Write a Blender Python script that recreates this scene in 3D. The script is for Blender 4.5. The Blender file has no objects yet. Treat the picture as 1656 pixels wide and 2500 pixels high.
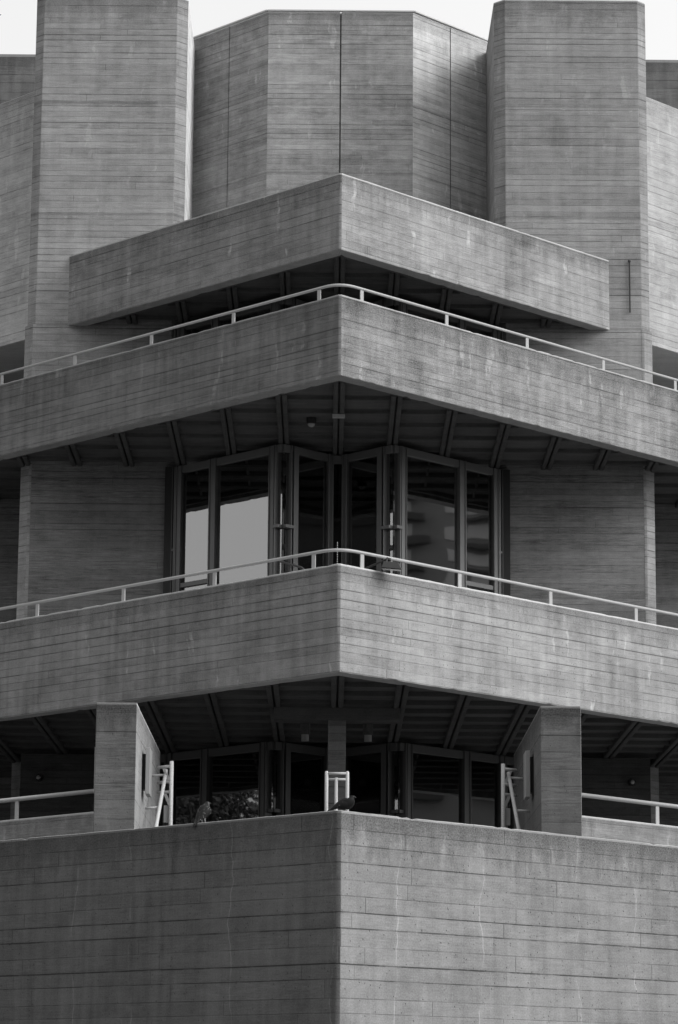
import bpy, math, random
from mathutils import Vector, Matrix
random.seed(7)
sc = bpy.context.scene
COL = sc.collection
PI = math.pi
H = 1.6                                   # eye height of the photographer

# ---------------------------------------------------------------- materials
class NT:
    def __init__(s, nt): s.t = nt; s.L = nt.links
    def n(s, ty, **kw):
        o = s.t.nodes.new(ty)
        for k, v in kw.items(): setattr(o, k, v)
        return o
    def put(s, sock, v):
        if v is None: return
        if isinstance(v, (int, float)): sock.default_value = v
        elif isinstance(v, (tuple, list)): sock.default_value = v
        else: s.L.new(v, sock)
    def m(s, op, a, b=None, c=None, clamp=False):
        o = s.n('ShaderNodeMath', operation=op, use_clamp=clamp)
        s.put(o.inputs[0], a); s.put(o.inputs[1], b)
        if c is not None: s.put(o.inputs[2], c)
        return o.outputs[0]
    def comb(s, x, y, z=0.0):
        o = s.n('ShaderNodeCombineXYZ'); s.put(o.inputs[0], x); s.put(o.inputs[1], y); s.put(o.inputs[2], z)
        return o.outputs[0]
    def noise(s, vec, scale=1., detail=3., rough=.55, dist=0.):
        o = s.n('ShaderNodeTexNoise', noise_dimensions='3D')
        s.put(o.inputs['Vector'], vec); o.inputs['Scale'].default_value = scale
        o.inputs['Detail'].default_value = detail; o.inputs['Roughness'].default_value = rough
        o.inputs['Distortion'].default_value = dist
        return o.outputs[0]
    def white(s, vec):
        o = s.n('ShaderNodeTexWhiteNoise', noise_dimensions='2D'); s.put(o.inputs['Vector'], vec)
        return o.outputs[0]
    def ramp(s, v, a, b, lo=0., hi=1.):
        o = s.n('ShaderNodeMapRange', interpolation_type='SMOOTHSTEP')
        s.put(o.inputs[0], v); s.put(o.inputs[1], a); s.put(o.inputs[2], b); s.put(o.inputs[3], lo); s.put(o.inputs[4], hi)
        return o.outputs[0]

def new_mat(name):
    m = bpy.data.materials.new(name); m.use_nodes = True
    nt = m.node_tree; nt.nodes.clear()
    return m, NT(nt)

def concrete(name, base=.26, bh=.1, top=None, topdark=.45, topdepth=.22, line=.55, lw=.006, var=.13, grain=.35, pits=0., streak=.25,
             lime=.3, seed=0., joints=(), bump=.5, rough_speck=.17, mott=.2, L=2.6, knots=0., cracks=0., lmin=.26):
    """board-marked concrete; UV is in metres, u along the wall, v = height"""
    m, N = new_mat(name)
    out = N.n('ShaderNodeOutputMaterial'); bs = N.n('ShaderNodeBsdfPrincipled')
    bs.inputs['Roughness'].default_value = .88; bs.inputs['Specular IOR Level'].default_value = .25
    N.L.new(bs.outputs[0], out.inputs[0])
    uv = N.n('ShaderNodeUVMap', uv_map='uv'); sp = N.n('ShaderNodeSeparateXYZ'); N.L.new(uv.outputs[0], sp.inputs[0])
    u0, v0 = sp.outputs[0], sp.outputs[1]
    u = N.m('ADD', u0, seed * 3.17 + 50); v = N.m('ADD', v0, seed * .037 + 20)
    # uneven board widths, and boards that are not laid quite level
    vw = N.m('ADD', v, N.m('MULTIPLY', N.m('SUBTRACT', N.noise(N.comb(seed, N.m('MULTIPLY', v, 2.3)), 1., 2.), .5), bh * 1.1))
    vw = N.m('ADD', vw, N.m('MULTIPLY', N.m('SUBTRACT', N.noise(N.comb(N.m('MULTIPLY', u, .5), N.m('MULTIPLY', v, 3.)), 1., 2.), .5), bh * .10))
    q = N.m('DIVIDE', vw, bh); row = N.m('FLOOR', q); fr = N.m('SUBTRACT', q, row)
    lid = N.m('ROUND', q)
    d = N.m('MULTIPLY', N.m('MINIMUM', fr, N.m('SUBTRACT', 1., fr)), bh)
    r1 = N.white(N.comb(row, 3.3)); us = N.m('ADD', u, N.m('MULTIPLY', r1, 11.))
    Lq = N.m('DIVIDE', us, L); cell = N.m('FLOOR', Lq); fu = N.m('SUBTRACT', Lq, cell)
    du = N.m('MULTIPLY', N.m('MINIMUM', fu, N.m('SUBTRACT', 1., fu)), L)
    bid = N.white(N.comb(row, cell)); bid2 = N.white(N.comb(N.m('ADD', row, 77.), cell))
    # strength of each line: random per line, broken up along it
    ls = N.white(N.comb(lid, 9.1)); ls = N.m('POWER', ls, 2.4)
    brk = N.ramp(N.noise(N.comb(N.m('MULTIPLY', u, 1.7), N.m('MULTIPLY', lid, 5.7)), 1., 4., .7), .38, .56, .25, 1.)
    lm = N.m('MULTIPLY', N.ramp(d, lw*.35, lw*1.3, 1., 0.), N.m('MULTIPLY', N.m('ADD', lmin, N.m('MULTIPLY', ls, 1.15 - lmin)), brk))
    soft = N.m('MULTIPLY', N.ramp(d, 0., lw * 5, 1., 0.), N.m('MULTIPLY', ls, .20))
    jm = N.m('MULTIPLY', N.ramp(du, lw*.2, lw, 1., 0.), N.ramp(bid2, .35, .6, 0., .75))
    lines = N.m('MAXIMUM', N.m('ADD', lm, soft, clamp=True), jm)
    # board tone, mottling, grain, streaks
    tone = N.m('MULTIPLY', N.m('SUBTRACT', bid, .5), var * 1.7)
    big = N.m('MULTIPLY', N.m('SUBTRACT', N.noise(N.comb(u, v, seed), .75, 5., .6), .5), mott * 4.8)
    med = N.m('MULTIPLY', N.m('SUBTRACT', N.noise(N.comb(N.m('MULTIPLY', u, 2.6), N.m('MULTIPLY', v, 5.5), seed + 4), 1.3, 5., .7, .4), .5), mott * 4.0)
    gq = N.noise(N.comb(N.m('MULTIPLY', u, 2.5), N.m('ADD', N.m('MULTIPLY', v, 46.), N.m('MULTIPLY', row, 7.3)), seed + 2), 1., 4., .6, 1.6)
    gr = N.m('MULTIPLY', N.m('MULTIPLY', N.m('SUBTRACT', gq, .5), N.m('ADD', .35, N.m('MULTIPLY', bid2, 1.5))), grain * 2.0)
    spk = N.noise(N.comb(u, v, 5.), 55., 3., .75)
    sk = N.m('MULTIPLY', N.m('SUBTRACT', spk, .5), rough_speck * 5.)
    st = N.noise(N.comb(N.m('MULTIPLY', u, 6.5), N.m('MULTIPLY', v, .55), seed + 8), 1., 4., .62)
    stk = N.m('MULTIPLY', N.m('SUBTRACT', st, .5), streak * 3.4)
    lim = N.ramp(N.noise(N.comb(N.m('ADD', N.m('MULTIPLY', u, 2.2), N.m('MULTIPLY', N.noise(N.comb(u, N.m('MULTIPLY', v, 3.)), 2., 2.), .25)), N.m('MULTIPLY', v, .5), seed + 3), 2.6, 3., .5), .65, .71, 0., lime * 1.2)
    lim = N.m('MULTIPLY', lim, N.ramp(N.noise(N.comb(u, N.m('MULTIPLY', v, 7.), 2.), 1.5, 3.), .35, .6, .15, 1.))
    pour = N.m('MULTIPLY', N.m('SUBTRACT', N.white(N.comb(N.m('FLOOR', N.m('DIVIDE', u, 2.9)), N.m('FLOOR', N.m('DIVIDE', v, bh*14)))), .5), .07)
    f = N.m('ADD', N.m('ADD', 1., tone), pour)
    for t in (big, med, gr, sk, stk, lim): f = N.m('ADD', f, t)
    if cracks:              # long pale efflorescence runs
        cw = 1.32; wob = N.m('ADD', N.m('MULTIPLY', N.m('SUBTRACT', N.noise(N.comb(seed, N.m('MULTIPLY', v, 1.1), N.m('FLOOR', N.m('DIVIDE', u, cw))), 1., 3.), .5), .45),
                                 N.m('MULTIPLY', N.m('SUBTRACT', N.noise(N.comb(seed, v), 9., 2.), .5), .03))
        cc_ = N.m('DIVIDE', N.m('ADD', u, wob), cw); ci = N.m('FLOOR', cc_)
        pos = N.m('ADD', .25, N.m('MULTIPLY', N.white(N.comb(ci, seed)), .5))
        dc = N.m('MULTIPLY', N.m('ABSOLUTE', N.m('SUBTRACT', N.m('SUBTRACT', cc_, ci), pos)), cw)
        on_ = N.ramp(N.noise(N.comb(ci, N.m('MULTIPLY', v, 1.6), seed), 1.3, 4., .7), .38, .58, 0., 1.)
        f = N.m('ADD', f, N.m('MULTIPLY', N.m('MULTIPLY', N.ramp(dc, .003, .011, 1., 0.), on_), cracks))
        f = N.m('ADD', f, N.m('MULTIPLY', N.m('MULTIPLY', N.ramp(dc, 0., .07, 1., 0.), on_), cracks*.16))
    if knots:
        vo = N.n('ShaderNodeTexVoronoi'); N.put(vo.inputs['Vector'], N.comb(N.m('MULTIPLY', u, .8), N.m('MULTIPLY', v, 2.))); vo.inputs['Scale'].default_value = 1.
        f = N.m('SUBTRACT', f, N.m('MULTIPLY', N.ramp(vo.outputs['Distance'], 0., .06, 1., 0.), knots))
    f = N.m('MULTIPLY', f, N.m('SUBTRACT', 1., N.m('MULTIPLY', lines, line)))
    for jz in joints:      # pour joints: rough dark band with a pale crust
        dz = N.m('SUBTRACT', v0, jz)
        nn = N.noise(N.comb(N.m('MULTIPLY', u, 5.), N.m('MULTIPLY', v, 16.)), 1., 4., .75)
        wob = N.m('ADD', dz, N.m('MULTIPLY', N.m('SUBTRACT', nn, .5), .05))
        f = N.m('MULTIPLY', f, N.ramp(N.m('ABSOLUTE', wob), .0, .035, .72, 1.))
        crust = N.m('MULTIPLY', N.ramp(N.m('ABSOLUTE', N.m('ADD', dz, .05)), .02, .07, 1., 0.), N.ramp(nn, .55, .7, 0., .45))
        f = N.m('ADD', f, crust)
    if top is not None:
        dt = N.m('SUBTRACT', top, v0)
        tn = N.noise(N.comb(N.m('MULTIPLY', u, 7.), N.m('MULTIPLY', v, 2.2), seed + 6), 1., 5., .7)
        dep = N.m('MULTIPLY', N.m('MAXIMUM', .3, N.m('MULTIPLY', N.m('SUBTRACT', tn, .22), 5.)), topdepth)
        dk = N.m('POWER', N.m('SUBTRACT', 1., N.m('DIVIDE', dt, dep), clamp=True), .7)
        dk = N.m('MULTIPLY', dk, N.ramp(spk, .3, .62, 1.15, .65))
        f = N.m('MULTIPLY', f, N.m('SUBTRACT', 1., N.m('MULTIPLY', dk, topdark * 1.15)))
        f = N.m('ADD', f, N.m('MULTIPLY', N.ramp(dt, .016, .030, 1., 0.), 1.1))  # bright rim: light on the top edge painted into the tone
    h = N.m('ADD', N.m('MULTIPLY', gq, .22 * grain / .35), N.m('MULTIPLY', spk, .12))
    h = N.m('ADD', h, N.m('MULTIPLY', bid, .25)); h = N.m('SUBTRACT', h, N.m('MULTIPLY', lines, .9))
    if pits:
        vo = N.n('ShaderNodeTexVoronoi'); N.put(vo.inputs['Vector'], N.comb(N.m('ADD', u, N.m('MULTIPLY', v, .25)), N.m('MULTIPLY', v, .62))); vo.inputs['Scale'].default_value = 27.
        rnd = N.n('ShaderNodeSeparateXYZ'); N.L.new(vo.outputs['Color'], rnd.inputs[0])
        pm = N.m('MULTIPLY', N.ramp(vo.outputs['Distance'], .07, .17, 1., 0.), N.ramp(rnd.outputs[0], .6, .7, 0., 1.))
        f = N.m('MULTIPLY', f, N.m('SUBTRACT', 1., N.m('MULTIPLY', pm, pits))); h = N.m('SUBTRACT', h, pm)
    val = N.m('MULTIPLY', N.m('MAXIMUM', f, .12), base)
    N.L.new(N.comb(val, val, val), bs.inputs['Base Color'])
    bp = N.n('ShaderNodeBump'); bp.inputs['Strength'].default_value = bump; bp.inputs['Distance'].default_value = .012
    N.L.new(h, bp.inputs['Height']); N.L.new(bp.outputs[0], bs.inputs['Normal'])
    return m

def plain(name, v, rough=.5, metal=0., var=.15, scale=8., bump=0., spec=.4, chips=0.):
    m, N = new_mat(name)
    out = N.n('ShaderNodeOutputMaterial'); bs = N.n('ShaderNodeBsdfPrincipled'); N.L.new(bs.outputs[0], out.inputs[0])
    bs.inputs['Roughness'].default_value = rough; bs.inputs['Metallic'].default_value = metal; bs.inputs['Specular IOR Level'].default_value = spec
    tc = N.n('ShaderNodeTexCoord'); nz = N.noise(tc.outputs['Object'], scale, 5., .65)
    f = N.m('MULTIPLY', N.m('ADD', 1 - var / 2, N.m('MULTIPLY', nz, var)), v)
    if chips:
        c = N.ramp(N.noise(tc.outputs['Object'], 70., 4., .7), .60, .66, 0., chips)
        f = N.m('MULTIPLY', f, N.m('SUBTRACT', 1., c))
    N.L.new(N.comb(f, f, f), bs.inputs['Base Color'])
    if bump:
        bp = N.n('ShaderNodeBump'); bp.inputs['Strength'].default_value = bump; bp.inputs['Distance'].default_value = .01
        N.L.new(nz, bp.inputs['Height']); N.L.new(bp.outputs[0], bs.inputs['Normal'])
    return m

def glass_mat(name, refl=.3, tint=.35, wav=.02):
    m, N = new_mat(name)
    out = N.n('ShaderNodeOutputMaterial'); mx = N.n('ShaderNodeMixShader')
    tr = N.n('ShaderNodeBsdfTransparent'); tr.inputs[0].default_value = (tint, tint, tint, 1)
    gl = N.n('ShaderNodeBsdfGlossy'); gl.inputs['Roughness'].default_value = .015; gl.inputs['Color'].default_value = (.95, .95, .95, 1)
    tc = N.n('ShaderNodeTexCoord'); nz = N.noise(tc.outputs['Object'], .9, 1., .4)
    bp = N.n('ShaderNodeBump'); bp.inputs['Strength'].default_value = wav; bp.inputs['Distance'].default_value = .1
    N.L.new(nz, bp.inputs['Height']); N.L.new(bp.outputs[0], gl.inputs['Normal'])
    fr = N.n('ShaderNodeFresnel'); fr.inputs['IOR'].default_value = 1.5
    fac = N.m('ADD', refl, fr.outputs[0], clamp=True)
    N.L.new(fac, mx.inputs[0]); N.L.new(tr.outputs[0], mx.inputs[1]); N.L.new(gl.outputs[0], mx.inputs[2]); N.L.new(mx.outputs[0], out.inputs[0])
    return m

def emit(name, v):
    m, N = new_mat(name)
    out = N.n('ShaderNodeOutputMaterial'); e = N.n('ShaderNodeEmission'); e.inputs[1].default_value = v; e.inputs[0].default_value = (1, 1, 1, 1)
    N.L.new(e.outputs[0], out.inputs[0]); return m

# ---------------------------------------------------------------- mesh building
class MB:
    def __init__(s): s.v = []; s.f = []
    def add(s, vs, fs):
        o = len(s.v); s.v += [tuple(p) for p in vs]; s.f += [tuple(i + o for i in f) for f in fs]
        return s
    def box(s, x0, x1, y0, y1, z0, z1):
        return s.add([(x0,y0,z0),(x1,y0,z0),(x1,y1,z0),(x0,y1,z0),(x0,y0,z1),(x1,y0,z1),(x1,y1,z1),(x0,y1,z1)],
                     [(0,3,2,1),(4,5,6,7),(0,1,5,4),(1,2,6,5),(2,3,7,6),(3,0,4,7)])
    def prism(s, poly, z0, z1):          # poly counter-clockwise seen from above
        a = sum(poly[i][0]*poly[(i+1)%len(poly)][1] - poly[(i+1)%len(poly)][0]*poly[i][1] for i in range(len(poly)))
        if a < 0: poly = poly[::-1]
        n = len(poly)
        return s.add([(x,y,z0) for x,y in poly] + [(x,y,z1) for x,y in poly],
                     [tuple(range(n))[::-1], tuple(range(n, 2*n))] + [(i,(i+1)%n,n+(i+1)%n,n+i) for i in range(n)])
    def seg(s, p, q, t, z0, z1, off=0.):  # upright slab between plan points p, q; off>0 pushes it to the right of p->q
        d = Vector((q[0]-p[0], q[1]-p[1])).normalized(); n = Vector((d.y, -d.x))
        a, b = off - t/2, off + t/2
        return s.prism([(p[0]+n.x*a,p[1]+n.y*a),(q[0]+n.x*a,q[1]+n.y*a),(q[0]+n.x*b,q[1]+n.y*b),(p[0]+n.x*b,p[1]+n.y*b)], z0, z1)
    def tube(s, pts, r, n=12, cap=True):
        pts = [Vector(p) for p in pts]; rs = r if isinstance(r, (list, tuple)) else [r]*len(pts)
        rings = []; up = Vector((0,0,1))
        for i, p in enumerate(pts):
            d = (pts[min(i+1,len(pts)-1)] - pts[max(i-1,0)]).normalized()
            a = d.cross(up)
            if a.length < 1e-3: a = d.cross(Vector((0,1,0)))
            a.normalize(); b = d.cross(a).normalized()
            rings.append([p + (a*math.cos(2*PI*k/n) + b*math.sin(2*PI*k/n))*rs[i] for k in range(n)])
        vs = [q for rg in rings for q in rg]; fs = []
        for i in range(len(pts)-1):
            for k in range(n): fs.append((i*n+k, (i+1)*n+k, (i+1)*n+(k+1)%n, i*n+(k+1)%n))
        if cap: fs += [tuple(range(n)), tuple(range((len(pts)-1)*n, len(pts)*n))[::-1]]
        return s.add(vs, fs)
    def ell(s, c, r, n=14, m=9, rot=None):
        vs = []; c = Vector(c)
        for j in range(m+1):
            t = PI*j/m
            for k in range(n):
                p = Vector((r[0]*math.sin(t)*math.cos(2*PI*k/n), r[1]*math.sin(t)*math.sin(2*PI*k/n), r[2]*math.cos(t)))
                if rot: p = rot @ p
                vs.append(c + p)
        fs = [(j*n+k, (j+1)*n+k, (j+1)*n+(k+1)%n, j*n+(k+1)%n) for j in range(m) for k in range(n)]
        return s.add(vs, fs)
    def build(s, name, mat, parent=None, bevel=0., smooth=False, kind=None):
        me = bpy.data.meshes.new(name); me.from_pydata(s.v, [], s.f); me.validate(); me.update()
        uvl = me.uv_layers.new(name='uv')
        for p in me.polygons:
            n = p.normal
            if abs(n.z) > .7: t = Vector((1,0,0)); w = Vector((0,1,0))
            else:
                t = Vector((-n.y, n.x, 0)).normalized(); w = Vector((0,0,1))
                ang = round(math.degrees(math.atan2(t.y, t.x))/45)*45
                if abs(math.degrees(math.atan2(t.y, t.x)) - ang) < 12: t = Vector((math.cos(math.radians(ang)), math.sin(math.radians(ang)), 0))
            for li in p.loop_indices:
                c = me.vertices[me.loops[li].vertex_index].co
                uvl.data[li].uv = (c.dot(t), c.dot(w))
        if smooth:
            for p in me.polygons: p.use_smooth = True
        me.materials.append(mat)
        o = bpy.data.objects.new(name, me); COL.objects.link(o)
        if bevel:
            b = o.modifiers.new('edge', 'BEVEL'); b.width = bevel; b.segments = 2; b.limit_method = 'ANGLE'; b.angle_limit = math.radians(35)
        if parent:
            o.parent = parent
            if parent.type == 'EMPTY' or True:
                o.matrix_parent_inverse = parent_world(parent).inverted()
        if kind: o['kind'] = kind
        return o

def parent_world(o):
    m = Matrix.LocRotScale(o.location, o.rotation_euler, o.scale)
    return (parent_world(o.parent) @ o.matrix_parent_inverse @ m) if o.parent else m

def thing(name, label, cat, loc=(0,0,0), group=None):
    o = bpy.data.objects.new(name, None); COL.objects.link(o); o.location = loc; o.empty_display_size = .2
    o['label'] = label; o['category'] = cat
    if group: o['group'] = group
    return o
def tag(o, label, cat, group=None):
    o['label'] = label; o['category'] = cat
    if group: o['group'] = group
    return o

# ---------------------------------------------------------------- main dimensions
D1, D2, D3 = 33.0, 36.88, 38.59            # corner of each balcony, metres in front of the viewer
DT, DD, DW, DL = 42.79, 43.9, 41.11, 39.88 # towers, fly tower, upper window bays, lower window bays
z0 = 4.30; z1t, z1b = 7.74, 6.45; z2t, z2b = 12.13, 11.01; z3t, z3b = 14.40, 13.27
zT = 18.70; zD = 18.90; G = .8

# concrete, one recipe, many pours; lit and shaded copies hold light in their tone
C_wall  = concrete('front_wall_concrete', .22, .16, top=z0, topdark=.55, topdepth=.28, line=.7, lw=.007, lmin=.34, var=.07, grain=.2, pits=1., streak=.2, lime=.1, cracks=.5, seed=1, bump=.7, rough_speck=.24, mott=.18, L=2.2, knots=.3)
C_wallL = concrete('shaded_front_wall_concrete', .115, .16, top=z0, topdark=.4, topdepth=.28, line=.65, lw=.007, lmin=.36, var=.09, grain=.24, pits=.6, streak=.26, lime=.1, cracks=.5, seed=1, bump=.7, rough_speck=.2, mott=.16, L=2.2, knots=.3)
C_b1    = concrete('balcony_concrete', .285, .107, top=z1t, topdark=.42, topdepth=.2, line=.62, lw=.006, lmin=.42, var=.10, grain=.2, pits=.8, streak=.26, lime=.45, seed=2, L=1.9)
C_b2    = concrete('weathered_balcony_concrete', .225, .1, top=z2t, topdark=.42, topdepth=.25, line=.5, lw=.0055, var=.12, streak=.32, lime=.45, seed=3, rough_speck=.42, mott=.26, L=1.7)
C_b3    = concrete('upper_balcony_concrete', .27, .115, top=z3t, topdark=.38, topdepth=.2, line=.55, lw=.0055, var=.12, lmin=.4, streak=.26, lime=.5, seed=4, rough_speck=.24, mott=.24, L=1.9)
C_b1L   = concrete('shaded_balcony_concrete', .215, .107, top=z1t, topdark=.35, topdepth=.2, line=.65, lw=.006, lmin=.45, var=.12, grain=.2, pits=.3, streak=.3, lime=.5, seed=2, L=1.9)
C_b2L   = concrete('shaded_smooth_weathered_balcony_concrete', .155, .1, top=z2t, topdark=.3, topdepth=.25, line=.55, lw=.0055, var=.14, streak=.32, lime=.5, seed=33, rough_speck=.1, mott=.2, L=1.7)
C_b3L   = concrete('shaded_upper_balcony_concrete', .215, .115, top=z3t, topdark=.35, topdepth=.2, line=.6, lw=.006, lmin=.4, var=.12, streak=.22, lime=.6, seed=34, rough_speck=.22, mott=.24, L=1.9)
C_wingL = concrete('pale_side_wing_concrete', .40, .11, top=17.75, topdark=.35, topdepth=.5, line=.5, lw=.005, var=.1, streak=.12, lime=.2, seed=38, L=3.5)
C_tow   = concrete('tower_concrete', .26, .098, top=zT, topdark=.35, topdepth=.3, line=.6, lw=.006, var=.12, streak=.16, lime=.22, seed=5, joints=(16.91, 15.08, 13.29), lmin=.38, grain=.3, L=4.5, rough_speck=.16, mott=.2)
C_towS  = concrete('pale_lit_tower_side_concrete', .62, .098, line=.5, lw=.005, var=.12, streak=.2, lime=.3, seed=6, L=4.5)
C_drumR = concrete('lit_fly_tower_concrete', .50, .085, top=zD, topdark=.3, topdepth=.3, line=.6, lw=.005, var=.13, streak=.15, lime=.4, seed=17, joints=(17.3, 16.15), L=5.5, mott=.2)
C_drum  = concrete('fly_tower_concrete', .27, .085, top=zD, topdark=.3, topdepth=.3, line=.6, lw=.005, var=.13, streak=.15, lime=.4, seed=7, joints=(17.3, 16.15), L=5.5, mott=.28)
C_wing  = concrete('side_wing_concrete', .36, .11, top=17.75, topdark=.2, line=.5, lw=.005, var=.1, streak=.12, lime=.2, seed=8, L=3.5)
C_back  = concrete('rear_block_concrete', .12, .17, top=20.5, topdark=.35, line=.4, lw=.008, var=.12, streak=.3, seed=9, L=5)
C_fin   = concrete('fin_wall_concrete', .115, .19, top=5.786, topdark=.6, topdepth=.22, line=.6, lw=.006, var=.09, grain=.5, pits=.5, streak=.12, lime=.15, seed=10, L=6., rough_speck=.16)
C_finP  = concrete('lit_fin_wall_concrete', .27, .19, top=5.786, topdark=.3, topdepth=.3, line=.6, lw=.006, var=.09, grain=.4, pits=.4, streak=.12, lime=.15, seed=10, L=6.)
C_rib   = concrete('rib_concrete', .095, .1, line=.2, lw=.005, var=.1, streak=.1, lime=.05, seed=14, grain=.2)
C_soff  = concrete('soffit_concrete', .12, .1, line=.3, lw=.005, var=.1, streak=.1, lime=.05, seed=11, grain=.2)
C_low   = concrete('shaded_wall_concrete', .18, .1, line=.55, lw=.006, var=.16, streak=.12, lime=.1, seed=12, grain=.6, L=4.)
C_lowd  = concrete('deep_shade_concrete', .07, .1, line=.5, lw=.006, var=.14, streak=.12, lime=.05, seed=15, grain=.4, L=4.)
C_terr  = concrete('terrace_wall_concrete', .22, .16, top=4.72, topdark=.3, topdepth=.12, line=.5, lw=.006, var=.09, grain=.4, pits=.3, seed=13)
M_rail  = plain('painted_rail_metal', .36, .42, 0., .12, 20., chips=.25)
M_railw = plain('worn_rail_paint', .5, .5, 0., .15, 14., chips=.6)
M_alu   = plain('window_frame_metal', .17, .42, .35, .2, 5.)
M_alud  = plain('shaded_window_frame_metal', .10, .5, .2, .2, 5.)  # darker copy of the frame metal, balcony shade put into its colour
M_dark  = plain('black_fixture_metal', .03, .45, .2, .2, 20.)
M_plate = plain('grey_plate_metal', .32, .5, .2, .2, 9.)
M_pave  = plain('terrace_paving', .16, .9, 0, .3, 3., .3)
M_grnd  = plain('ground_paving', .13, .9, 0, .35, .7, .2)
M_int   = plain('interior_finish', .035, .8, 0, .3, 1.2)
M_cur   = plain('curtain_cloth', .05, .9, 0, .4, 3.)
M_glass = glass_mat('window_glass', .30, .45)
M_glasl = glass_mat('lower_window_glass', .2, .6, .02)
M_glasd = glass_mat('dark_corner_glass', .0, .5)
M_flash = plain('roof_flashing', .5, .6, 0, .2, 6.)
M_lens  = plain('lamp_lens', .30, .2, 0, .1, 6.)
M_lamp  = emit('lit_lamp', 30.)
M_leaf  = plain('leaf', .05, .7, 0, .8, 2.)
M_bark  = plain('bark', .06, .9, 0, .5, 9., .6)

# ---------------------------------------------------------------- ground
g = MB().add([(-900,-900,0),(900,-900,0),(900,900,0),(-900,900,0)], [(0,1,2,3)]).build('ground', M_grnd, kind='structure')

# ---------------------------------------------------------------- plan helpers
def rough_chev(D, t, L, z0_, z1_, c=.02, amp=.0028, step=.06, seed=1):
    """cast V-shaped wall whose arrises wander and are chipped"""
    rnd = random.Random(seed); k = t*math.sqrt(2); n = int(L/step); outer = []; inner = []
    for s in (-1, 1):
        rng = range(n, -1, -1) if s < 0 else range(0, n+1)
        for i in rng:
            x = c + (L-c)*i/n
            outer.append((s*x, D+x)); inner.append((s*x, D+x+k))
    vs = []; m = len(outer)
    for row, zz, sg in ((outer, z0_, -1), (outer, z1_, 1), (inner, z1_, 1), (inner, z0_, -1)):
        w = 0
        for x, y in row:
            w = w*.8 + rnd.uniform(-1, 1)*amp*.6
            ch = rnd.random() < .05
            dz = w + (-sg*rnd.uniform(.006, .014) if ch else rnd.uniform(-1, 1)*amp*.5)
            dy = rnd.uniform(-1, 1)*amp*.3
            vs.append((x, y+dy, zz+dz))
    fs = []
    for r in range(4):
        r2 = (r+1) % 4
        for i in range(m-1): fs.append((r*m+i, r*m+i+1, r2*m+i+1, r2*m+i))
    fs += [(0, m, 2*m, 3*m), (m-1, 4*m-1, 3*m-1, 2*m-1)]
    mb = MB().add(vs, fs); return mb
def chev(D, t, L, c=.03):            # V-shaped strip in plan, point towards the street
    k = t*math.sqrt(2)
    return [(-L, D+L), (-c, D+c), (c, D+c), (L, D+L), (L, D+L+k), (0, D+k), (-L, D+L+k)]

building = thing('concrete_theatre', 'large board marked concrete building with stacked angular balconies and tall towers', 'building', (0, DT, 0))

# ---- balconies
def balcony(D, t, zb, zt, deck, L, mat, back=47.2):
    par = rough_chev(D, t, L, zb, zt, seed=int(D)).build('balcony_parapet', mat, building, bevel=.012)
    return par
P1 = balcony(D1, .22, z1b, z1t, 0, 10, C_b1)
P2 = balcony(D2, .22, z2b, z2t, 0, 10, C_b2)
P3 = balcony(D3, .22, z3b, z3t, 0, DT-D3+.03, C_b3)
P1['label'] = 'lowest angular balcony parapet'; P2['label'] = 'rough speckled middle balcony parapet'; P3['label'] = 'short upper balcony parapet between the towers'
def slab(D, L, zb, zt, back, name='balcony_slab'):
    k = .22*math.sqrt(2) - .02
    poly = [(0, D+k), (L, D+L+k), (L, back), (-L, back), (-L, D+L+k)]
    return MB().prism(poly, zb, zt).build(name, C_soff, building)
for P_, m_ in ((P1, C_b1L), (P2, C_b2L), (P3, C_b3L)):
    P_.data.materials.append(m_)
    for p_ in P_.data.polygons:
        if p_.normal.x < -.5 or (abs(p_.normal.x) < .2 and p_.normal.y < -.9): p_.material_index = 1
S1 = slab(D1, 9.9, z1b+.11, z1b+.42, 49.0)
S2 = slab(D2, 9.9, z2b+.11, z2b+.42, 49.0)
S3 = MB().prism([(0, D3+.29), (DT-D3-.02, DT+.27), (2.4, 45.0), (-2.4, 45.0), (-(DT-D3)+.02, DT+.27)], z3b+.11, z3b+.42).build('balcony_slab', C_soff, building)

def soffit(S, D, zb, xmax, back):
    n = int(xmax/G)
    e0, e1 = .40, .50                      # edge beam, offset along the view axis
    for s in (-1, 1):
        L = xmax
        S_e = MB().prism([(0, D+e0), (s*L, D+e0+L), (s*L, D+e1+L), (0, D+e1)], zb+.035, zb+.12).build('edge_beam', C_soff, S, bevel=.01)
    for i in range(-n, n+1):
        x = i*G; y0 = D+abs(x)+e1+.02
        if y0 > back-.3: continue
        m = MB()
        for a, b in ((-.08, -.012), (.012, .08)): m.box(x+a, x+b, y0 + (.0), back, zb+.03, zb+.125)
        m.build('rib', C_rib, S, bevel=.015)
    k = 1
    y = D + 1.6
    while y < back - .2:
        w = min(xmax, y-D-e1-.1)
        m = MB()
        for j in range(-n-1, n+1):           # pieces between the long ribs
            a = max(j*G+.082, -w); b = min((j+1)*G-.082, w)
            if b-a > .06: m.box(a, b, y-.02, y+.02, zb+.05, zb+.12)
        m.build('cross_rib', C_rib, S, bevel=.004)
        y += G
soffit(S1, D1, z1b, 7.2, 44.9)
soffit(S2, D2, z2b, 6.4, 46.0)
soffit(S3, D3, z3b, 4.0, 43.8)

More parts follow.
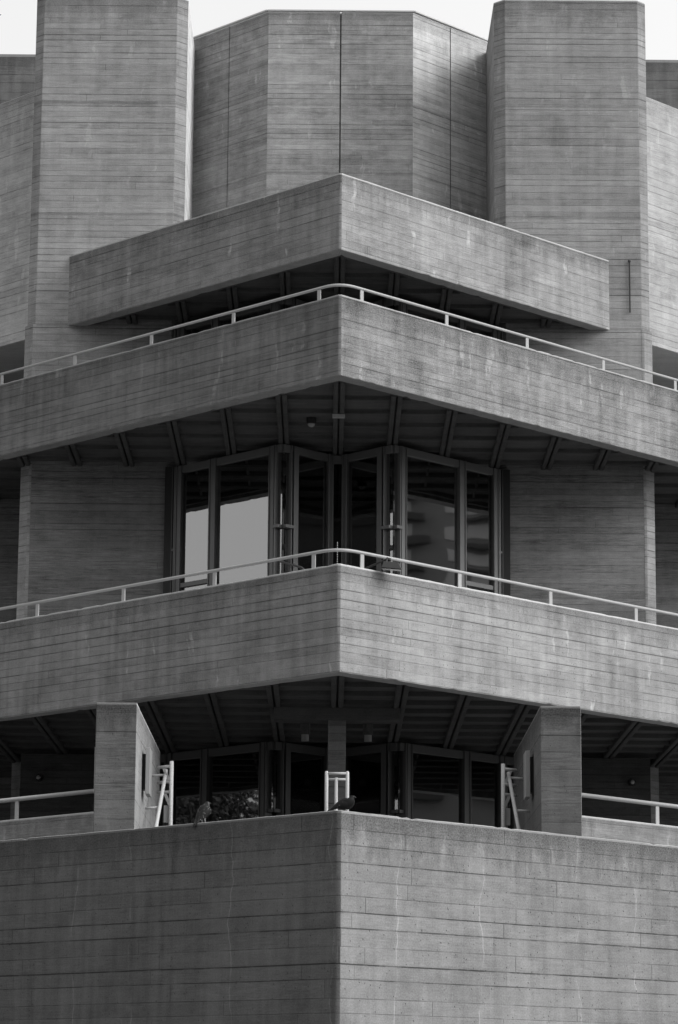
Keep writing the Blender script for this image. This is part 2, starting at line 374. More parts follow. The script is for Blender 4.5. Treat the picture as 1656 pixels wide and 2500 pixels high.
# ---- towers, mirrored pair
def tower(s):
    pts = [(4.84, 47.5), (4.84, DT+.13), (4.705, DT), (2.596, DT), (2.43, DT+.16), (2.43, 47.5)]
    m = MB().prism([(s*x, y) for x, y in pts], 11.2, zT).prism([(s*x, y) for x, y in pts], 0, 11.198)
    o = m.build('tower_shaft', C_tow, building, bevel=.01)
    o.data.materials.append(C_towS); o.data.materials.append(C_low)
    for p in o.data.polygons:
        if p.normal.y < -.9 and p.center.z < 11.1: p.material_index = 2  # darker concrete, with the shade under the balcony also in its tone
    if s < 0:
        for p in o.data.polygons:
            if p.normal.x*s < -.9: p.material_index = 1  # pale inner side, light from the right also put into its tone
    # lower pilaster, a hand proud of the shaft, seen left of the left tower
    MB().prism([(s*4.875, 46.5), (s*4.875, DT+.135), (s*4.738, DT-.004), (s*4.69, DT-.004), (s*4.69, DT+.05), (s*4.8, DT+.3), (s*4.8, 46.5)], 3.3, 13.29).build('pilaster', C_tow, o, bevel=.01)
    return o
TL = tower(-1); TR = tower(1)
TL['label'] = 'left tower shaft with bright narrow side'; TR['label'] = 'right tower shaft with dark drain stain'
# dark drainage slot on the right tower
MB().box(4.508, 4.529, DT-.034, DT-.02, 13.55, 14.36).ell((4.519, DT-.03, 14.38), (.024, .012, .028)).build('drain_slot', M_dark, TR)

# ---- fly tower (polygonal drum) with its joints
def drum():
    x = 1.175; back = 52.
    pts = [(-6, DD+6-x), (-1.836, DD+1.836-x), (-1.836, DD+1.836-x+.02), (-1.824, DD+1.824-x+.02), (-1.824, DD+1.824-x), (-x, DD), (-.012, DD), (-.012, DD+.06), (.012, DD+.06), (.012, DD), (x, DD),
           (1.80, DD+1.80-x), (1.80, DD+1.80-x+.03), (1.815, DD+1.815-x+.03), (1.815, DD+1.815-x), (6, DD+6-x), (6, back), (-6, back)]
    top = MB().prism(pts, 12.8, zD).build('fly_tower', C_drum, building)
    top['label'] = 'broad faceted fly tower behind the balconies'
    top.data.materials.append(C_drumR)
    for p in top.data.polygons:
        if p.normal.x > .5 and p.normal.y < -.5 and p.area > 1: p.material_index = 1  # right facets get a lighter copy, sky light put into the tone
    f = MB()
    for a, b in (((-6, DD+6-x), (-x-.02, DD)), ((-x-.02, DD), (x+.02, DD)), ((x+.02, DD), (6, DD+6-x))): f.seg(a, b, .05, zD+.001, zD+.022, off=-.0)
    f.build('roof_flashing', M_flash, top)
    return top
DR = drum()

# ---- wings outside the towers
for s in (-1, 1):
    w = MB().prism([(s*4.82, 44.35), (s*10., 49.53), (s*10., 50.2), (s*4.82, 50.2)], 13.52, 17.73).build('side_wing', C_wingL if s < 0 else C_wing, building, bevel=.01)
    w['label'] = 'pale slanting wall outside the %s tower' % ('left' if s < 0 else 'right')
    MB().box(min(s*4.2, s*14), max(s*4.2, s*14), 50.3, 54, 0, 20.53).build('rear_block', C_back, building)
    MB().box(min(s*4.86, s*11), max(s*4.86, s*11), 45.6, 46.0, 3.4, z2b+.10).build('recessed_wall', C_low, building)
    MB().box(min(s*4.86, s*11), max(s*4.86, s*11), 48.2, 48.5, z2b+.43, 13.5).build('recessed_wall', C_soff, building)

# ---- rooms behind the glass
MB().box(-2.42, 2.42, 46.2, 46.4, 3.4, 13.2).build('inner_wall', M_int, building)
MB().prism([(-2.42, DL+1.5), (0, DL+.95), (2.42, DL+1.5), (2.42, 46.1), (-2.42, 46.1)], z1b+.43, z1b+.47).build('room_floor', M_int, building)
for x in (-2.30, 2.30):
    MB().box(min(x, x*1.05), max(x, x*1.05), 43.0, 46.1, 3.7, 11.0).build('inner_wall', M_int, building)

# ---- window bays: a W in plan, two corners pointing at the street
def bay(D, xa, zb, zt, fm, gm, name, low=None, cornerz=None, sill=None):
    def P(s, a):   # lateral distance a from the centre line on side s
        return (s*a, D + abs(a-xa))
    for s in (-1, 1):
        # (pane from a to b, post widths)
        def win(a, b, label=None, post=(), fins=(), transom=None, pieces=None, bottom=zb):
            m = MB()
            segs = [(a, b)] if not (a > xa > b) else [(a, xa), (xa, b)]
            fx = m
            for p0, p1 in post:
                fx.seg(P(s, p0), P(s, p1), .10, zb, zt-.001, off=.0)
            for p0, p1 in fins:
                fx.seg(P(s, p0), P(s, p1), .135, zb, zt-.002)
            for p0, p1 in segs:
                q0, q1 = P(s, p0), P(s, p1)
                q0, q1 = P(s, p0+(.008 if p0 == a else 0)), P(s, p1-(.008 if p1 == b else 0)); fx.seg(q0, q1, .085, zt-.115, zt-.003)
                fx.seg(q0, q1, .06, bottom, bottom+.05)
                if transom:
                    for tz, th, td in transom: fx.seg(q0, q1, td, tz, tz+th)
            w = m.build('window', fm, building, bevel=.004)
            g_ = MB()
            for p0, p1 in segs: g_.seg(P(s, p0), P(s, p1), .012, bottom+.03, zt-.1)
            g_.build('pane', gm, w)
            return w
        e = 2.50 if xa < .85 else 2.60
        win(e, 2.435, fins=((e, e-.02), (2.452, 2.436)), transom=((9.72, .035, .12),) if D == DW and zb < 9 else None)
        win(2.345, 1.905, post=((2.435, 2.345),), fins=((2.43, 2.415), (2.36, 2.345)), transom=((low, .07, .09),) if low else None)
        win(1.80, xa+.165, post=((1.905, 1.80),), fins=((1.90, 1.885), (1.82, 1.80)))
        win(xa+.08, xa-.115, post=((xa+.165, xa+.08), (xa-.125, xa-.205)), fins=((xa+.165, xa+.155), (xa+.10, xa+.085), (xa+.075, xa+.062), (xa-.088, xa-.098), (xa-.125, xa-.14)),
            transom=((cornerz, .05, .17),) if cornerz else None, bottom=sill or zb)
        win(xa-.205, .175, post=((.175, .105),), fins=((.175, .165), (.12, .105)))
    m = MB(); v = D+xa
    m.box(-.105, .105, v-.10, v-.02, zt-.13, zt-.004); m.box(-.105, .105, v-.08, v-.04, zb, zb+.05); m.box(-.104, -.09, v-.085, v-.045, zb+.02, zt-.02); m.box(.09, .104, v-.085, v-.045, zb+.02, zt-.02)
    w = m.build('window', fm, building)
    MB().box(-.10, .10, v-.07, v-.06, zb, zt-.1).build('pane', M_glasd, w)

bay(DW, .815, z1b+.44, z2b+.02, M_alu, M_glass, 'upper', low=9.13, cornerz=9.77)
bay(DL, .872, 3.62, z1b+.02, M_alud, M_glasl, 'lower', sill=5.48)
bay(DW, .815, z2b+.44, z3b+.02, M_alud, M_glass, 'top')
# dark reveals between the bays and the towers
for s in (-1, 1):
    MB().box(min(s*2.51, s*2.64), max(s*2.51, s*2.64), DT-.06, DT+.3, z1b+.43, z2b+.02).build('window_reveal', M_dark, building)
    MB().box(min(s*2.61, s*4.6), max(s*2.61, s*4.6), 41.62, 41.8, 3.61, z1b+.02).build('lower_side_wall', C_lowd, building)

# interior odds and ends glimpsed through the lower glass
for s, xs in ((-1, (1.0, 1.45)), (1, (.35, .6, 1.7))):
    for x in xs:
        m = MB()
        for k in range(8): m.tube([(s*x+k*.035, 43.2+(k%2)*.03, 3.7), (s*x+k*.035, 43.2+(k%2)*.03, 6.2)], .02, 6)
        tag(m.build('curtain', M_cur, None, smooth=True), ('grey curtain hanging behind the %s lower windows, %s one' % ('left' if s < 0 else 'right', {1.0:'inner',1.45:'outer',.35:'innermost',.6:'middle',1.7:'outermost'}[x])), 'curtain', 'curtains inside the ground level windows')
for s in (-1, 1):
    MB().box(-2.2 if s < 0 else .9, -1.0 if s < 0 else 2.2, 42.3, 42.36, 5.62, 5.70).build('inner_beam', M_plate, building)

# ---- centre column and its head beam under the lowest balcony
cc = MB().box(-.115, .115, 36.42, 36.66, 3.61, 6.33).build('column', C_low, building, bevel=.008)
MB().box(-.81, .81, 36.38, 36.70, 6.325, 6.49).build('column_head', C_rib, cc, bevel=.008)

# ---------------------------------------------------------------- terrace and front wall
fw = rough_chev(27.5, .34, 9.5, 0, z0, .022, .002, .05, 5).build('front_wall', C_wall, bevel=.014)
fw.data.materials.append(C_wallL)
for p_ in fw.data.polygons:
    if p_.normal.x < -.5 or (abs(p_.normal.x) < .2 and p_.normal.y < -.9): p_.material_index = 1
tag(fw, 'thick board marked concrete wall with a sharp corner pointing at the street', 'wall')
td = MB().prism([(0, 27.9), (9.5, 37.4), (9.5, 46), (-9.5, 46), (-9.5, 37.4)], 3.2, 3.6).build('terrace', M_pave, kind='structure')
for s in (-1, 1):
    side = 'left' if s < 0 else 'right'
    t = .22*math.sqrt(2)
    p = MB().prism([(s*2.643, 29.41+2.643), (s*8.5, 29.41+8.5), (s*8.5, 29.41+8.5+t), (s*2.643, 29.41+2.643+t)], 3.61, 4.72).build('terrace_wall', C_terr, bevel=.01)
    tag(p, 'low concrete terrace wall below the rail, %s of both fin walls' % side, 'wall', 'low terrace walls')
    f = thing('fin_wall', 'upright concrete fin wall with sloping shadow, %s of the centre column' % side, 'wall', (s*2.418, 30.9, 3.6), 'concrete fin walls on the terrace')
    m = MB().box(s*2.418-.2215, s*2.418+.2215, 30.9, 31.33, 3.4, 5.786)
    m.box(s*2.418-.2195, s*2.418+.2195, 31.345, 35.4, 3.4, 5.783); m.box(s*2.418-.19, s*2.418+.19, 31.3, 31.36, 3.4, 5.76)
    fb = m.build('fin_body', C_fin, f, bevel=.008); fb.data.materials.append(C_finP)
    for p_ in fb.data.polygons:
        if p_.normal.x > .9: p_.material_index = 1  # right-facing sides get a lighter copy that carries the side light
    for q, lab in ((1, 'outer'), (-1, 'inner')):       # steel channels standing off either side
        xf = s*2.418 + s*q*.2215
        m = MB(); a, b = xf + s*q*.04, xf + s*q*.09
        m.box(min(a,b), max(a,b), 31.93, 32.30, 4.90, 5.42)
        pl = m.build('side_plate', M_plate, f, bevel=.004)
        m = MB(); a, b = xf, xf + s*q*.045
        m.box(min(a,b), max(a,b), 32.03, 32.2, 4.96, 5.36).build('bracket', M_dark, pl)

# ---------------------------------------------------------------- handrails
def rail(name, label, D, z, L, posts, base, r=.020, side=0, group='white handrails on the balconies', x0=0., mat=None):
    mat = mat or M_rail
    t = thing(name, label, 'handrail', (0 if not side else side*x0, D+x0, base), group)
    R = .22; pts = []
    if side == 0:
        pts.append((-L, D+L, z)); pts.append((-R, D+R, z))
        for k in range(1, 8):
            a = -1 + k/4.; y = D + R*(.5 + .5*a*a)
            pts.append((a*R, y, z))
        pts += [(R, D+R, z), (L, D+L, z)]
    else: pts = [(side*x0, D+x0, z), (side*L, D+L, z)]
    MB().tube(pts, r, 14).build('top_rail', mat, t, smooth=True)
    for x in posts:
        y = D+abs(x); d = .7071
        sg = 1 if x > 0 else -1
        p = (x-.021, y-sg*.021) if x > 0 else (x-.021, y+.021)
        q = (x+.021, y+sg*.021) if x > 0 else (x+.021, y-.021)
        MB().seg(p, q, .012, base-.02, z-r+.004).build('post', mat, t)
    return t
rail('handrail', 'long white pipe handrail on the lowest balcony parapet', D1+.14, 7.945, 9.6, [-8.8,-7.6,-6.4,-5.2,-3.954,-2.736,-1.529,-.301,.275,1.493,2.708,3.928,5.15,6.35,7.55,8.75], z1t)
rail('handrail', 'long white pipe handrail on the middle balcony parapet', D2+.12, 12.32, 9.6, [-8.7,-7.5,-6.3,-5.112,-3.9,-2.697,-1.48,-.283,.295,1.495,2.701,3.914,5.122,6.3,7.5,8.7], z2t)
for s in (-1, 1):
    rail('terrace_rail', 'white terrace pipe rail running from the %s fin wall out of view' % ('left' if s < 0 else 'right'), 29.55, 4.965, 8.3, [s*3.73, s*5.6, s*7.4], 4.72, side=s, x0=2.735, r=.025, group='terrace pipe rails')

# stair-head frames beside the fins and in the centre
for s in (-1, 1):
    side = 'left' if s < 0 else 'right'
    x = s*1.955
    t = thing('stair_gate', 'white steel ladder like gate frame standing by the %s fin wall' % side, 'gate', (x, 33.6, 3.6), 'white stair frames')
    MB().tube([(x, 33.6, 3.61), (x, 33.6, 5.46)], .024, 14).build('post', M_railw, t, smooth=True)
    for z in (5.40, 5.22, 5.10): MB().tube([(x, 33.6, z), (s*2.12, 33.75, z)], .019, 10).build('rung', M_railw, t, smooth=True)
    MB().add([(s*2.05,33.9,5.42),(s*2.09,33.9,5.42),(s*2.0,33.9,5.22),(s*1.96,33.9,5.22),(s*2.05,33.92,5.42),(s*2.09,33.92,5.42),(s*2.0,33.92,5.22),(s*1.96,33.92,5.22)],
             [(0,1,2,3),(4,7,6,5),(0,4,5,1),(1,5,6,2),(2,6,7,3),(3,7,4,0)]).build('stringer', M_plate, t)
    MB().add([(s*2.03,33.9,5.12),(s*2.07,33.9,5.12),(s*2.0,33.9,4.96),(s*1.96,33.9,4.96),(s*2.03,33.92,5.12),(s*2.07,33.92,5.12),(s*2.0,33.92,4.96),(s*1.96,33.92,4.96)],
             [(0,1,2,3),(4,7,6,5),(0,4,5,1),(1,5,6,2),(2,6,7,3),(3,7,4,0)]).build('stringer', M_plate, t)
    a, b = s*1.975, s*2.04
    MB().box(min(a,b), max(a,b), 33.62, 33.66, 4.74, 4.94).build('lock_box', M_plate, t, bevel=.004)
    t = thing('stair_handrail', 'sloping white handrail bracketed to the inner face of the %s fin wall' % side, 'handrail', (s*2.04, 32, 3.6), 'sloping stair handrails')
    tp, bt = Vector((s*2.03, 33.8, 5.37)), Vector((s*2.03, 31.6, 4.35))
    MB().tube([tp, bt], .022, 12).build('rail', M_railw, t, smooth=True)
    for k in (.04, .52):
        p = tp.lerp(bt, k); MB().tube([(p.x, p.y, p.z-.02), (s*2.2, p.y, p.z-.03)], .014, 8).build('bracket', M_railw, t, smooth=True)
t = thing('stair_gate', 'white steel frame of round posts in front of the centre column', 'gate', (0, 30.5, 3.6), 'white stair frames')
for x in (-.125, .098): MB().tube([(x, 30.5, 3.61), (x, 30.5, 4.995), (x, 30.5, 5.01)], [.019, .019, .012], 14).build('post', M_railw, t, smooth=True)
MB().tube([(-.02, 30.9, 3.61), (-.02, 30.9, 4.985)], .018, 12).build('post', M_rail, t, smooth=True)
MB().tube([(-.125, 30.5, 4.985), (.098, 30.5, 4.985)], .016, 12).build('rung', M_rail, t, smooth=True)
MB().tube([(-.125, 30.9, 4.965), (.105, 30.9, 4.965)], .014, 12).build('rung', M_rail, t, smooth=True)
MB().box(-.14, .115, 30.46, 30.54, 4.40, 4.425).build('foot_bar', M_railw, t)

# ---------------------------------------------------------------- small fixtures
def cyl(m, x, y, z0_, z1_, r): m.tube([(x, y, z0_), (x, y, z1_)], r, 20); return m
for s in (-1, 1):
    t = thing('ceiling_light', 'round grey downlight hanging under the lowest balcony, %s of the column' % ('left' if s < 0 else 'right'), 'light', (s*.42, 38, z1b+.1), 'hanging downlights beside the centre column')
    cyl(MB(), s*.42, 38, 6.34, 6.60, .068).build('lamp_body', C_rib, t, smooth=False)
    cyl(MB(), s*.42, 38, 6.25, 6.335, .05).build('lamp_hood', M_plate, t)
t = thing('ceiling_sensor', 'small dark dome sensor under the middle balcony', 'sensor', (-.389, 39.8, z2b+.1))
MB().tube([(-.389,39.8,z2b+.16),(-.389,39.8,z2b+.02)], [.075,.07], 20).build('housing', M_dark, t)
MB().ell((-.389,39.8,z2b+.02), (.055,.055,.05)).build('dome', M_lens, t, smooth=True)
t = MB().box(-.09, .09, 39.2, 39.28, z2b-.02, z2b+.03).build('junction_box', C_terr, bevel=.006); tag(t, 'small flat junction box on the middle rib under the balcony', 'box')
for s in (-1, 1):
    t = thing('wall_lamp', 'small round bulkhead lamp on the dark wall behind the %s terrace rail' % ('left' if s < 0 else 'right'), 'lamp', (s*4.3, 41.6, 6.15), 'bulkhead lamps on the lower wall')
    MB().tube([(s*4.33,41.62,6.12),(s*4.33,41.54,6.12)], [.055,.045], 18).build('housing', M_dark, t)
    MB().ell((s*4.33,41.54,6.12), (.032,.02,.032)).build('lens', M_plate, t, smooth=True)
# floodlight on its arm, and the bare arm on the other side
t = thing('floodlight', 'dark floodlight on a bent arm leaning out over the lowest balcony rail', 'floodlight', (.27, 33.5, z1t))
MB().tube([(.262,33.62,7.70),(.30,33.55,7.775),(.55,33.50,7.875),(.585,33.48,7.90)], .013, 8).build('arm', M_dark, t, smooth=True)
m = MB(); m.tube([(.585,33.48,7.90),(.56,33.47,7.84),(.52,33.46,7.78)], .010, 8); m.tube([(.60,33.5,7.86),(.60,33.5,7.9)], .022, 10); m.build('bracket', M_dark, t, smooth=True)
hd = MB(); hd.add([(.50,33.34,7.755),(.75,33.34,7.735),(.75,33.52,7.75),(.50,33.52,7.77),(.53,33.37,7.84),(.71,33.37,7.825),(.71,33.50,7.835),(.53,33.50,7.845)],
       [(0,3,2,1),(4,5,6,7),(0,1,5,4),(1,2,6,5),(2,3,7,6),(3,0,4,7)])
hd = hd.build('lamp_head', M_dark, t, bevel=.008)
MB().add([(.515,33.335,7.746),(.735,33.335,7.728),(.735,33.50,7.742),(.515,33.50,7.76)], [(0,3,2,1)]).build('lens', M_lens, hd)
t = MB().tube([(-.41,33.60,7.76),(-.45,33.62,7.80),(-.72,33.95,7.935)], .014, 8).build('support_arm', M_dark, smooth=True); tag(t, 'bare dark pole leaning behind the left half of the lowest balcony rail', 'pole')
m = MB()
for k in range(14): m.ell((-.02, 33.40, 8.06-k*.028), (.006,.006,.008), 6, 4)
m.tube([(-.02,33.40,8.07),(-.02,33.40,7.68)], .0015, 4)
tag(m.build('hanging_chain', M_rail), 'thin beaded chain hanging behind the corner of the lowest balcony', 'chain')
# lit lamps deep inside the rooms
for x, y, z, r, lab in ((-2.20,43.1,10.88,.02,'tiny lit spot lamp behind the upper left window'), (2.22,43.1,10.86,.02,'tiny lit spot lamp behind the upper right window'),
                     (-2.19,42.9,5.87,.03,'lit strip lamp seen past the left stair frame, upper one'), (-2.16,42.9,5.76,.025,'lit strip lamp seen past the left stair frame, lower one'),
                     (2.13,42.9,5.86,.028,'lit strip lamp seen past the right stair frame, upper one'), (2.09,42.9,5.75,.022,'lit strip lamp seen past the right stair frame, lower one')):
    m = MB()
    if z > 9: m.ell((x,y,z), (r,r,r), 10, 6)
    else: m.box(x-r*1.2, x+r*1.2, y, y+.02, z-.006, z+.006)
    tag(m.build('spot_lamp' if z > 9 else 'strip_lamp', M_lamp), lab, 'lamp', 'lit lamps inside the building')

# ---------------------------------------------------------------- pigeons
def feather_mat(name, dark, light, amt, seed):
    m, N = new_mat(name)
    out = N.n('ShaderNodeOutputMaterial'); bs = N.n('ShaderNodeBsdfPrincipled'); N.L.new(bs.outputs[0], out.inputs[0]); bs.inputs['Roughness'].default_value = .7; bs.inputs['Specular IOR Level'].default_value = .15
    tc = N.n('ShaderNodeTexCoord'); mp = N.n('ShaderNodeMapping'); mp.inputs['Scale'].default_value = (45, 80, 80); mp.inputs['Location'].default_value = (seed, 0, 0)
    N.L.new(tc.outputs['Object'], mp.inputs[0])
    f = N.ramp(N.noise(mp.outputs[0], 1., 3., .6, .8), amt, amt+.07, dark, light)
    f = N.m('MULTIPLY', f, N.m('ADD', .75, N.m('MULTIPLY', N.noise(tc.outputs['Object'], 160., 3.), .5)))
    N.L.new(N.comb(f, f, f), bs.inputs['Base Color']); return m
M_fb = feather_mat('speckled_feather', .014, .30, .60, 0.); M_fd = feather_mat('dark_feather', .009, .35, .66, 4.); M_fn = plain('neck_feather', .05, .35, 0, .3, 60.)
def pigeon(label, loc, heading, spine, mat, wings, head_dir):
    root = thing('pigeon', label, 'pigeon', loc, 'pigeons on the front wall')
    R = Matrix.Rotation(heading, 4, 'Z')
    W = Matrix.Translation(Vector(loc)) @ R
    spine = [(x*1.06, z*1.06, ry*(1.16 if i > 2 else 1.), rz*(1.16 if i > 2 else 1.)) for i, (x, z, ry, rz) in enumerate(spine)]
    n = 18; vs = []; fs = []
    for i, (x, z, ry, rz) in enumerate(spine):
        a = spine[max(i-1,0)]; b = spine[min(i+1,len(spine)-1)]
        d = Vector((b[0]-a[0], 0, b[1]-a[1])).normalized(); nrm = Vector((-d.z, 0, d.x))
        for k in range(n):
            t = 2*PI*k/n
            vs.append(W @ (Vector((x,0,z)) + Vector((0,1,0))*ry*math.cos(t) + nrm*rz*math.sin(t)))
    for i in range(len(spine)-1):
        for k in range(n): fs.append((i*n+k, i*n+(k+1)%n, (i+1)*n+(k+1)%n, (i+1)*n+k))
    fs += [tuple(range(n))[::-1], tuple(range((len(spine)-1)*n, len(spine)*n))]
    body = MB().add(vs, fs).build('body', mat, root, smooth=True)
    sub = body.modifiers.new('round', 'SUBSURF'); sub.levels = 1; sub.render_levels = 1
    for s in (-1, 1):       # folded wings
        m = MB(); (wx, wz, lx, ly, lz, tilt) = wings
        rot = Matrix.Rotation(-tilt, 3, 'Y')
        vs = []; fs = []; nn = 14; mm = 12
        for j in range(mm+1):
            t = j/mm; xx = lx*(1-2.3*t)                       # shoulder to primaries
            prof = math.sin(PI*min(1, (t+.04)**.62))**.8 if t < 1 else .02
            for k in range(nn):
                a = 2*PI*k/nn
                p = rot @ Vector((xx, s*(.014*prof*math.cos(a)), lz*prof*math.sin(a)))
                vs.append(W @ (Vector((wx, s*ly*(.98-.75*t*t), wz)) + p))
        for j in range(mm):
            for k in range(nn): fs.append((j*nn+k, (j+1)*nn+k, (j+1)*nn+(k+1)%nn, j*nn+(k+1)%nn))
        MB().add(vs, fs).build('wing', mat, root, smooth=True)
    hx, hz = spine[-2][0], spine[-2][1]; hd = Vector((math.cos(head_dir), math.sin(head_dir), 0)); hs = Vector((-hd.y, hd.x, 0))
    hp = Vector((hx, 0, hz))
    MB().tube([W@(hp+hd*.016), W@(hp+hd*.030+Vector((0,0,-.004))), W@(hp+hd*.044+Vector((0,0,-.010)))], [.007,.005,.0012], 8).build('beak', M_dark, root, smooth=True)
    for s in (-1, 1): MB().ell(W@(hp+hs*s*.0195+hd*.006+Vector((0,0,.004))), (.0038,)*3, 8, 6).build('eye', M_lens, root, smooth=True)
    for s in (-1, 1):
        m = MB(); k = Vector((.012, s*.022, .0)); top = Vector((-.0, s*.022, spine[4][1]-.02))
        m.tube([W@top, W@(k+Vector((-.004,0,.02))), W@(k+Vector((0,0,.006)))], [.006,.0035,.003], 8)
        for a in (-.5, 0, .5, PI): m.tube([W@(k+Vector((0,0,.005))), W@(k+Vector((math.cos(a)*.028, math.sin(a)*.028, .003)))], [.003,.0015], 6)
        m.build('leg', M_plate, root, smooth=True)
    return root
up = [(-.135,-.045,.022,.003),(-.125,-.035,.026,.006),(-.095,.004,.026,.009),(-.06,.045,.034,.024),(-.03,.075,.050,.042),(.0,.105,.060,.056),(.022,.135,.057,.054),(.036,.160,.042,.042),(.044,.178,.028,.028),(.05,.192,.0235,.0245),(.054,.203,.022,.022),(.058,.213,.011,.011)]
pigeon('speckled pigeon standing upright on the left half of the front wall', (-1.375, 29.03, z0+.002), math.radians(48), up, M_fb, (.0,.108,.062,.060,.042,.80), math.radians(-35))
hun = [(-.175,-.002,.020,.003),(-.16,.006,.022,.005),(-.12,.028,.024,.009),(-.075,.055,.036,.024),(-.035,.068,.050,.042),(.0,.075,.056,.052),(.035,.082,.054,.054),(.058,.10,.046,.042),(.062,.122,.030,.028),(.066,.136,.0235,.022),(.072,.145,.020,.018),(.078,.152,.009,.009)]
pigeon('dark pigeon hunched on the very corner of the front wall', (.055, 27.73, z0+.002), math.radians(14), hun, M_fd, (.0,.084,.080,.056,.042,.34), math.radians(10))

# ---------------------------------------------------------------- beyond the frame: what the windows mirror
def tree(label, x, y, h, r, n, trunk_r=.2, seed=1, zc=None, leaf=.16):
    rnd = random.Random(seed)
    root = thing('tree', label, 'tree', (x, y, 0), 'street trees to the left of the building')
    m = MB(); zc = zc or h-r
    m.tube([(x,y,0),(x+.05,y,zc*.5),(x,y,zc)], [trunk_r,trunk_r*.75,trunk_r*.45], 10)
    tips = []
    for k in range(9):
        a = k*2.4; e = rnd.uniform(.2,1.1); L = r*rnd.uniform(.65,.95)
        p0 = Vector((x,y,zc*rnd.uniform(.75,1.))); p1 = p0+Vector((math.cos(a)*math.cos(e), math.sin(a)*math.cos(e), math.sin(e)))*L
        pm = p0.lerp(p1,.5)+Vector((0,0,.15)); m.tube([p0,pm,p1], [trunk_r*.35,trunk_r*.2,.02], 7); tips += [pm,p1]
    m.build('trunk', M_bark, root, smooth=True)
    c = MB(); clumps = [Vector((x,y,zc))+Vector((rnd.gauss(0,1),rnd.gauss(0,1),rnd.gauss(0,.8))).normalized()*r*rnd.uniform(.35,.85) for _ in range(26)] + tips
    for k in range(n):
        q = rnd.choice(clumps)+Vector((rnd.gauss(0,1),rnd.gauss(0,1),rnd.gauss(0,.8)))*r*.15
        if (q-Vector((x,y,zc))).length > r: continue
        a = Vector((rnd.gauss(0,1),rnd.gauss(0,1),rnd.gauss(0,1))).normalized(); b = a.orthogonal().normalized()*leaf*rnd.uniform(.6,1.2); a = a*leaf*.5
        c.add([q-a,q+b*.5+a*.2,q+b+a,q-b*.3+a*1.1], [(0,1,2,3)])
    c.build('crown', M_leaf, root)
    return root
tree('broad leafy tree mirrored in the lower left window', -27, 42.2, 11.0, 3.5, 11000, .25, 3, leaf=.11)
tree('second leafy tree beyond the left terrace rail', -31, 50.5, 11.5, 3.6, 4200, .25, 5)
tree('third leafy tree beside the broad one', -24, 47.2, 10.2, 3.2, 6000, .22, 11, leaf=.12)
tree('fourth leafy tree furthest along the left side', -33, 45.0, 12.0, 3.8, 4500, .25, 13)
tt = tree('slender tree whose twig tips reach the top left corner', -5.35, 20.2, 11.4, 2.1, 2600, .13, 8, zc=9.3, leaf=.10)
m = MB(); m.tube([(-3.4,20.2,9.1),(-2.95,20.1,9.28),(-2.62,20.0,9.40)], [.02,.012,.005], 6)
for p in ((-2.61,20,9.41),(-2.66,20,9.50),(-2.63,20,9.57),(-2.70,20,9.36)): m.add([(p[0]-.07,p[1],p[2]-.02),(p[0],p[1],p[2]-.012),(p[0]+.035,p[1],p[2]+.03),(p[0]-.03,p[1]+.02,p[2]+.018)], [(0,1,2,3)])
m.build('branch', M_bark, tt)

ob = thing('office_block', 'dark office block across the street that the inner panes mirror', 'building', (0, -45, 0))
MB().box(-34, 34, -60, -45, 0, 35).build('wall', plain('office_render', .08, .9, 0, .3, .3), ob)
for k in range(9):
    MB().box(-33, 33, -44.98, -44.9, k*3.7+1.4, k*3.7+3.1).build('window_band', plain('office_glass', .03, .2, 0, .3, .3) if k == 0 else bpy.data.materials['office_glass'], ob)
ap = thing('apartment_tower', 'distant tall apartment tower with balconies mirrored in the right windows', 'building', (310, 52, 0))
MB().box(300, 322, 30, 95, 0, 92).build('wall', plain('apartment_render', .25, .9, 0, .2, .3), ap)
mw = plain('apartment_window', .50, .3, 0, .4, .2); ms = plain('apartment_balcony', .07, .8, 0, .2, .5)
for k in range(12, 29):
    z = k*3.05
    for y0, y1 in ((46.5,50.5),(53.8,56.2),(57.0,61.5),(65,69)):
        MB().box(299.8, 300.05, y0, y1, z+.9, z+2.5).build('window', mw, ap)
    MB().box(298.2, 299.7, 45, 52, z-.15, z+.75).build('balcony', ms, ap); MB().box(298.6, 299.7, 56.6, 72, z-.2, z+.2).build('balcony', ms, ap)

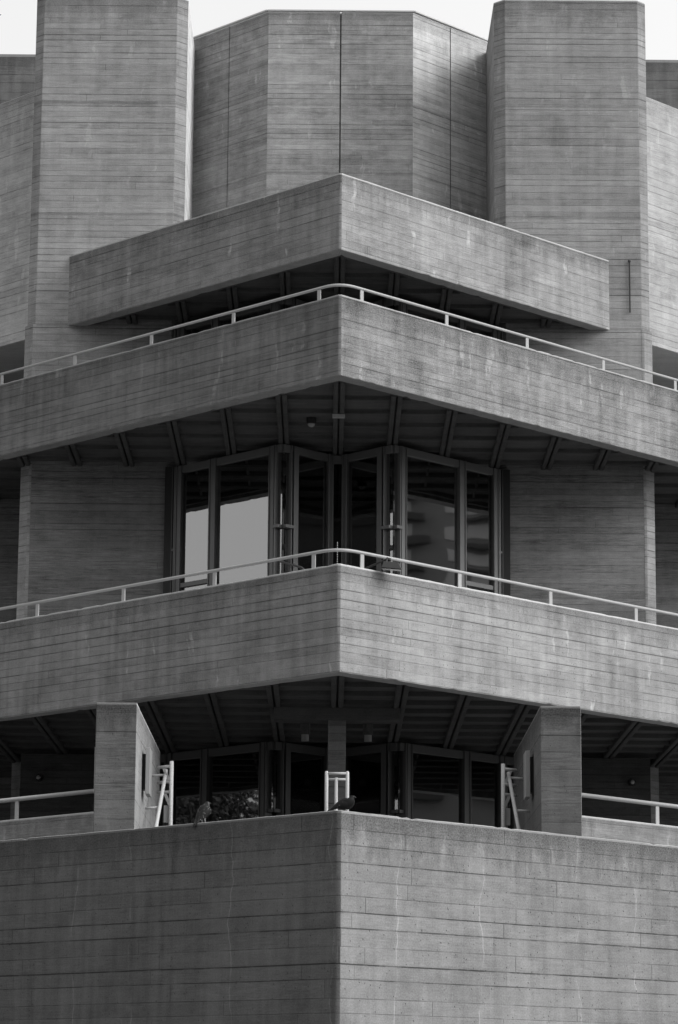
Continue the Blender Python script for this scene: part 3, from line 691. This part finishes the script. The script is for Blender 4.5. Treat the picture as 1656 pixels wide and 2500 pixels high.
# ---------------------------------------------------------------- light
VEIL = 5.3
SUN_EL, SUN_AZ = math.radians(38), math.radians(112)     # azimuth clockwise from the view direction (+Y): light comes from the right
w = bpy.data.worlds.new('World'); sc.world = w; w.use_nodes = True
N = NT(w.node_tree); w.node_tree.nodes.clear()
out = N.n('ShaderNodeOutputWorld'); bg = N.n('ShaderNodeBackground'); sky = N.n('ShaderNodeTexSky', sky_type='NISHITA')
sky.sun_disc = False; sky.sun_elevation = SUN_EL; sky.sun_rotation = SUN_AZ; sky.dust_density = 4.; sky.air_density = 1.4; sky.ozone_density = 1.
bw = N.n('ShaderNodeRGBToBW'); N.L.new(sky.outputs[0], bw.inputs[0]); tc = N.n('ShaderNodeTexCoord'); sp = N.n('ShaderNodeSeparateXYZ'); N.L.new(tc.outputs['Generated'], sp.inputs[0])
cl = N.noise(tc.outputs['Generated'], 2.2, 4., .5)          # thin even cloud, brighter towards the sun
veil = N.m('ADD', N.m('MULTIPLY', N.m('ADD', N.m('MULTIPLY', sp.outputs[0], .45), 1.), VEIL), N.m('MULTIPLY', N.m('SUBTRACT', cl, .5), .8))
veil = N.m('MULTIPLY', veil, N.ramp(sp.outputs[2], -.02, .05, .35, 1.))
tot = N.m('ADD', veil, bw.outputs[0]); N.L.new(tot, bg.inputs[0]); bg.inputs[1].default_value = .12
N.L.new(bg.outputs[0], out.inputs[0])
sd = bpy.data.lights.new('sun', 'SUN'); sd.energy = 1.6; sd.angle = math.radians(28); sd.color = (1, 1, 1)
so = bpy.data.objects.new('sun', sd); COL.objects.link(so)
to = Vector((math.sin(SUN_AZ)*math.cos(SUN_EL), math.cos(SUN_AZ)*math.cos(SUN_EL), math.sin(SUN_EL)))
so.rotation_euler = to.to_track_quat('Z', 'Y').to_euler(); so.location = to*60

# ---------------------------------------------------------------- camera
xc, yaw, p, r, f = -.1111, .0032, .2019, .0075, 6602.18
R0 = Vector((math.cos(yaw), -math.sin(yaw), 0)); F = Vector((math.sin(yaw)*math.cos(p), math.cos(yaw)*math.cos(p), math.sin(p)))
U0 = Vector((-math.sin(yaw)*math.sin(p), -math.cos(yaw)*math.sin(p), math.cos(p)))
Rv = R0*math.cos(r) + U0*math.sin(r); Uv = -R0*math.sin(r) + U0*math.cos(r)
cd = bpy.data.cameras.new('camera'); cd.sensor_fit = 'HORIZONTAL'; cd.sensor_width = 36; cd.lens = f/1568*36
cd.clip_start = .5; cd.clip_end = 3000
cam = bpy.data.objects.new('camera', cd); COL.objects.link(cam)
M = Matrix((Rv, Uv, -F)).transposed().to_4x4(); M.translation = Vector((xc, 0, H)); cam.matrix_world = M
sc.camera = cam
sc.render.engine = 'CYCLES'
sc.view_settings.view_transform = 'Standard'; sc.view_settings.look = 'None'; sc.view_settings.exposure = 0
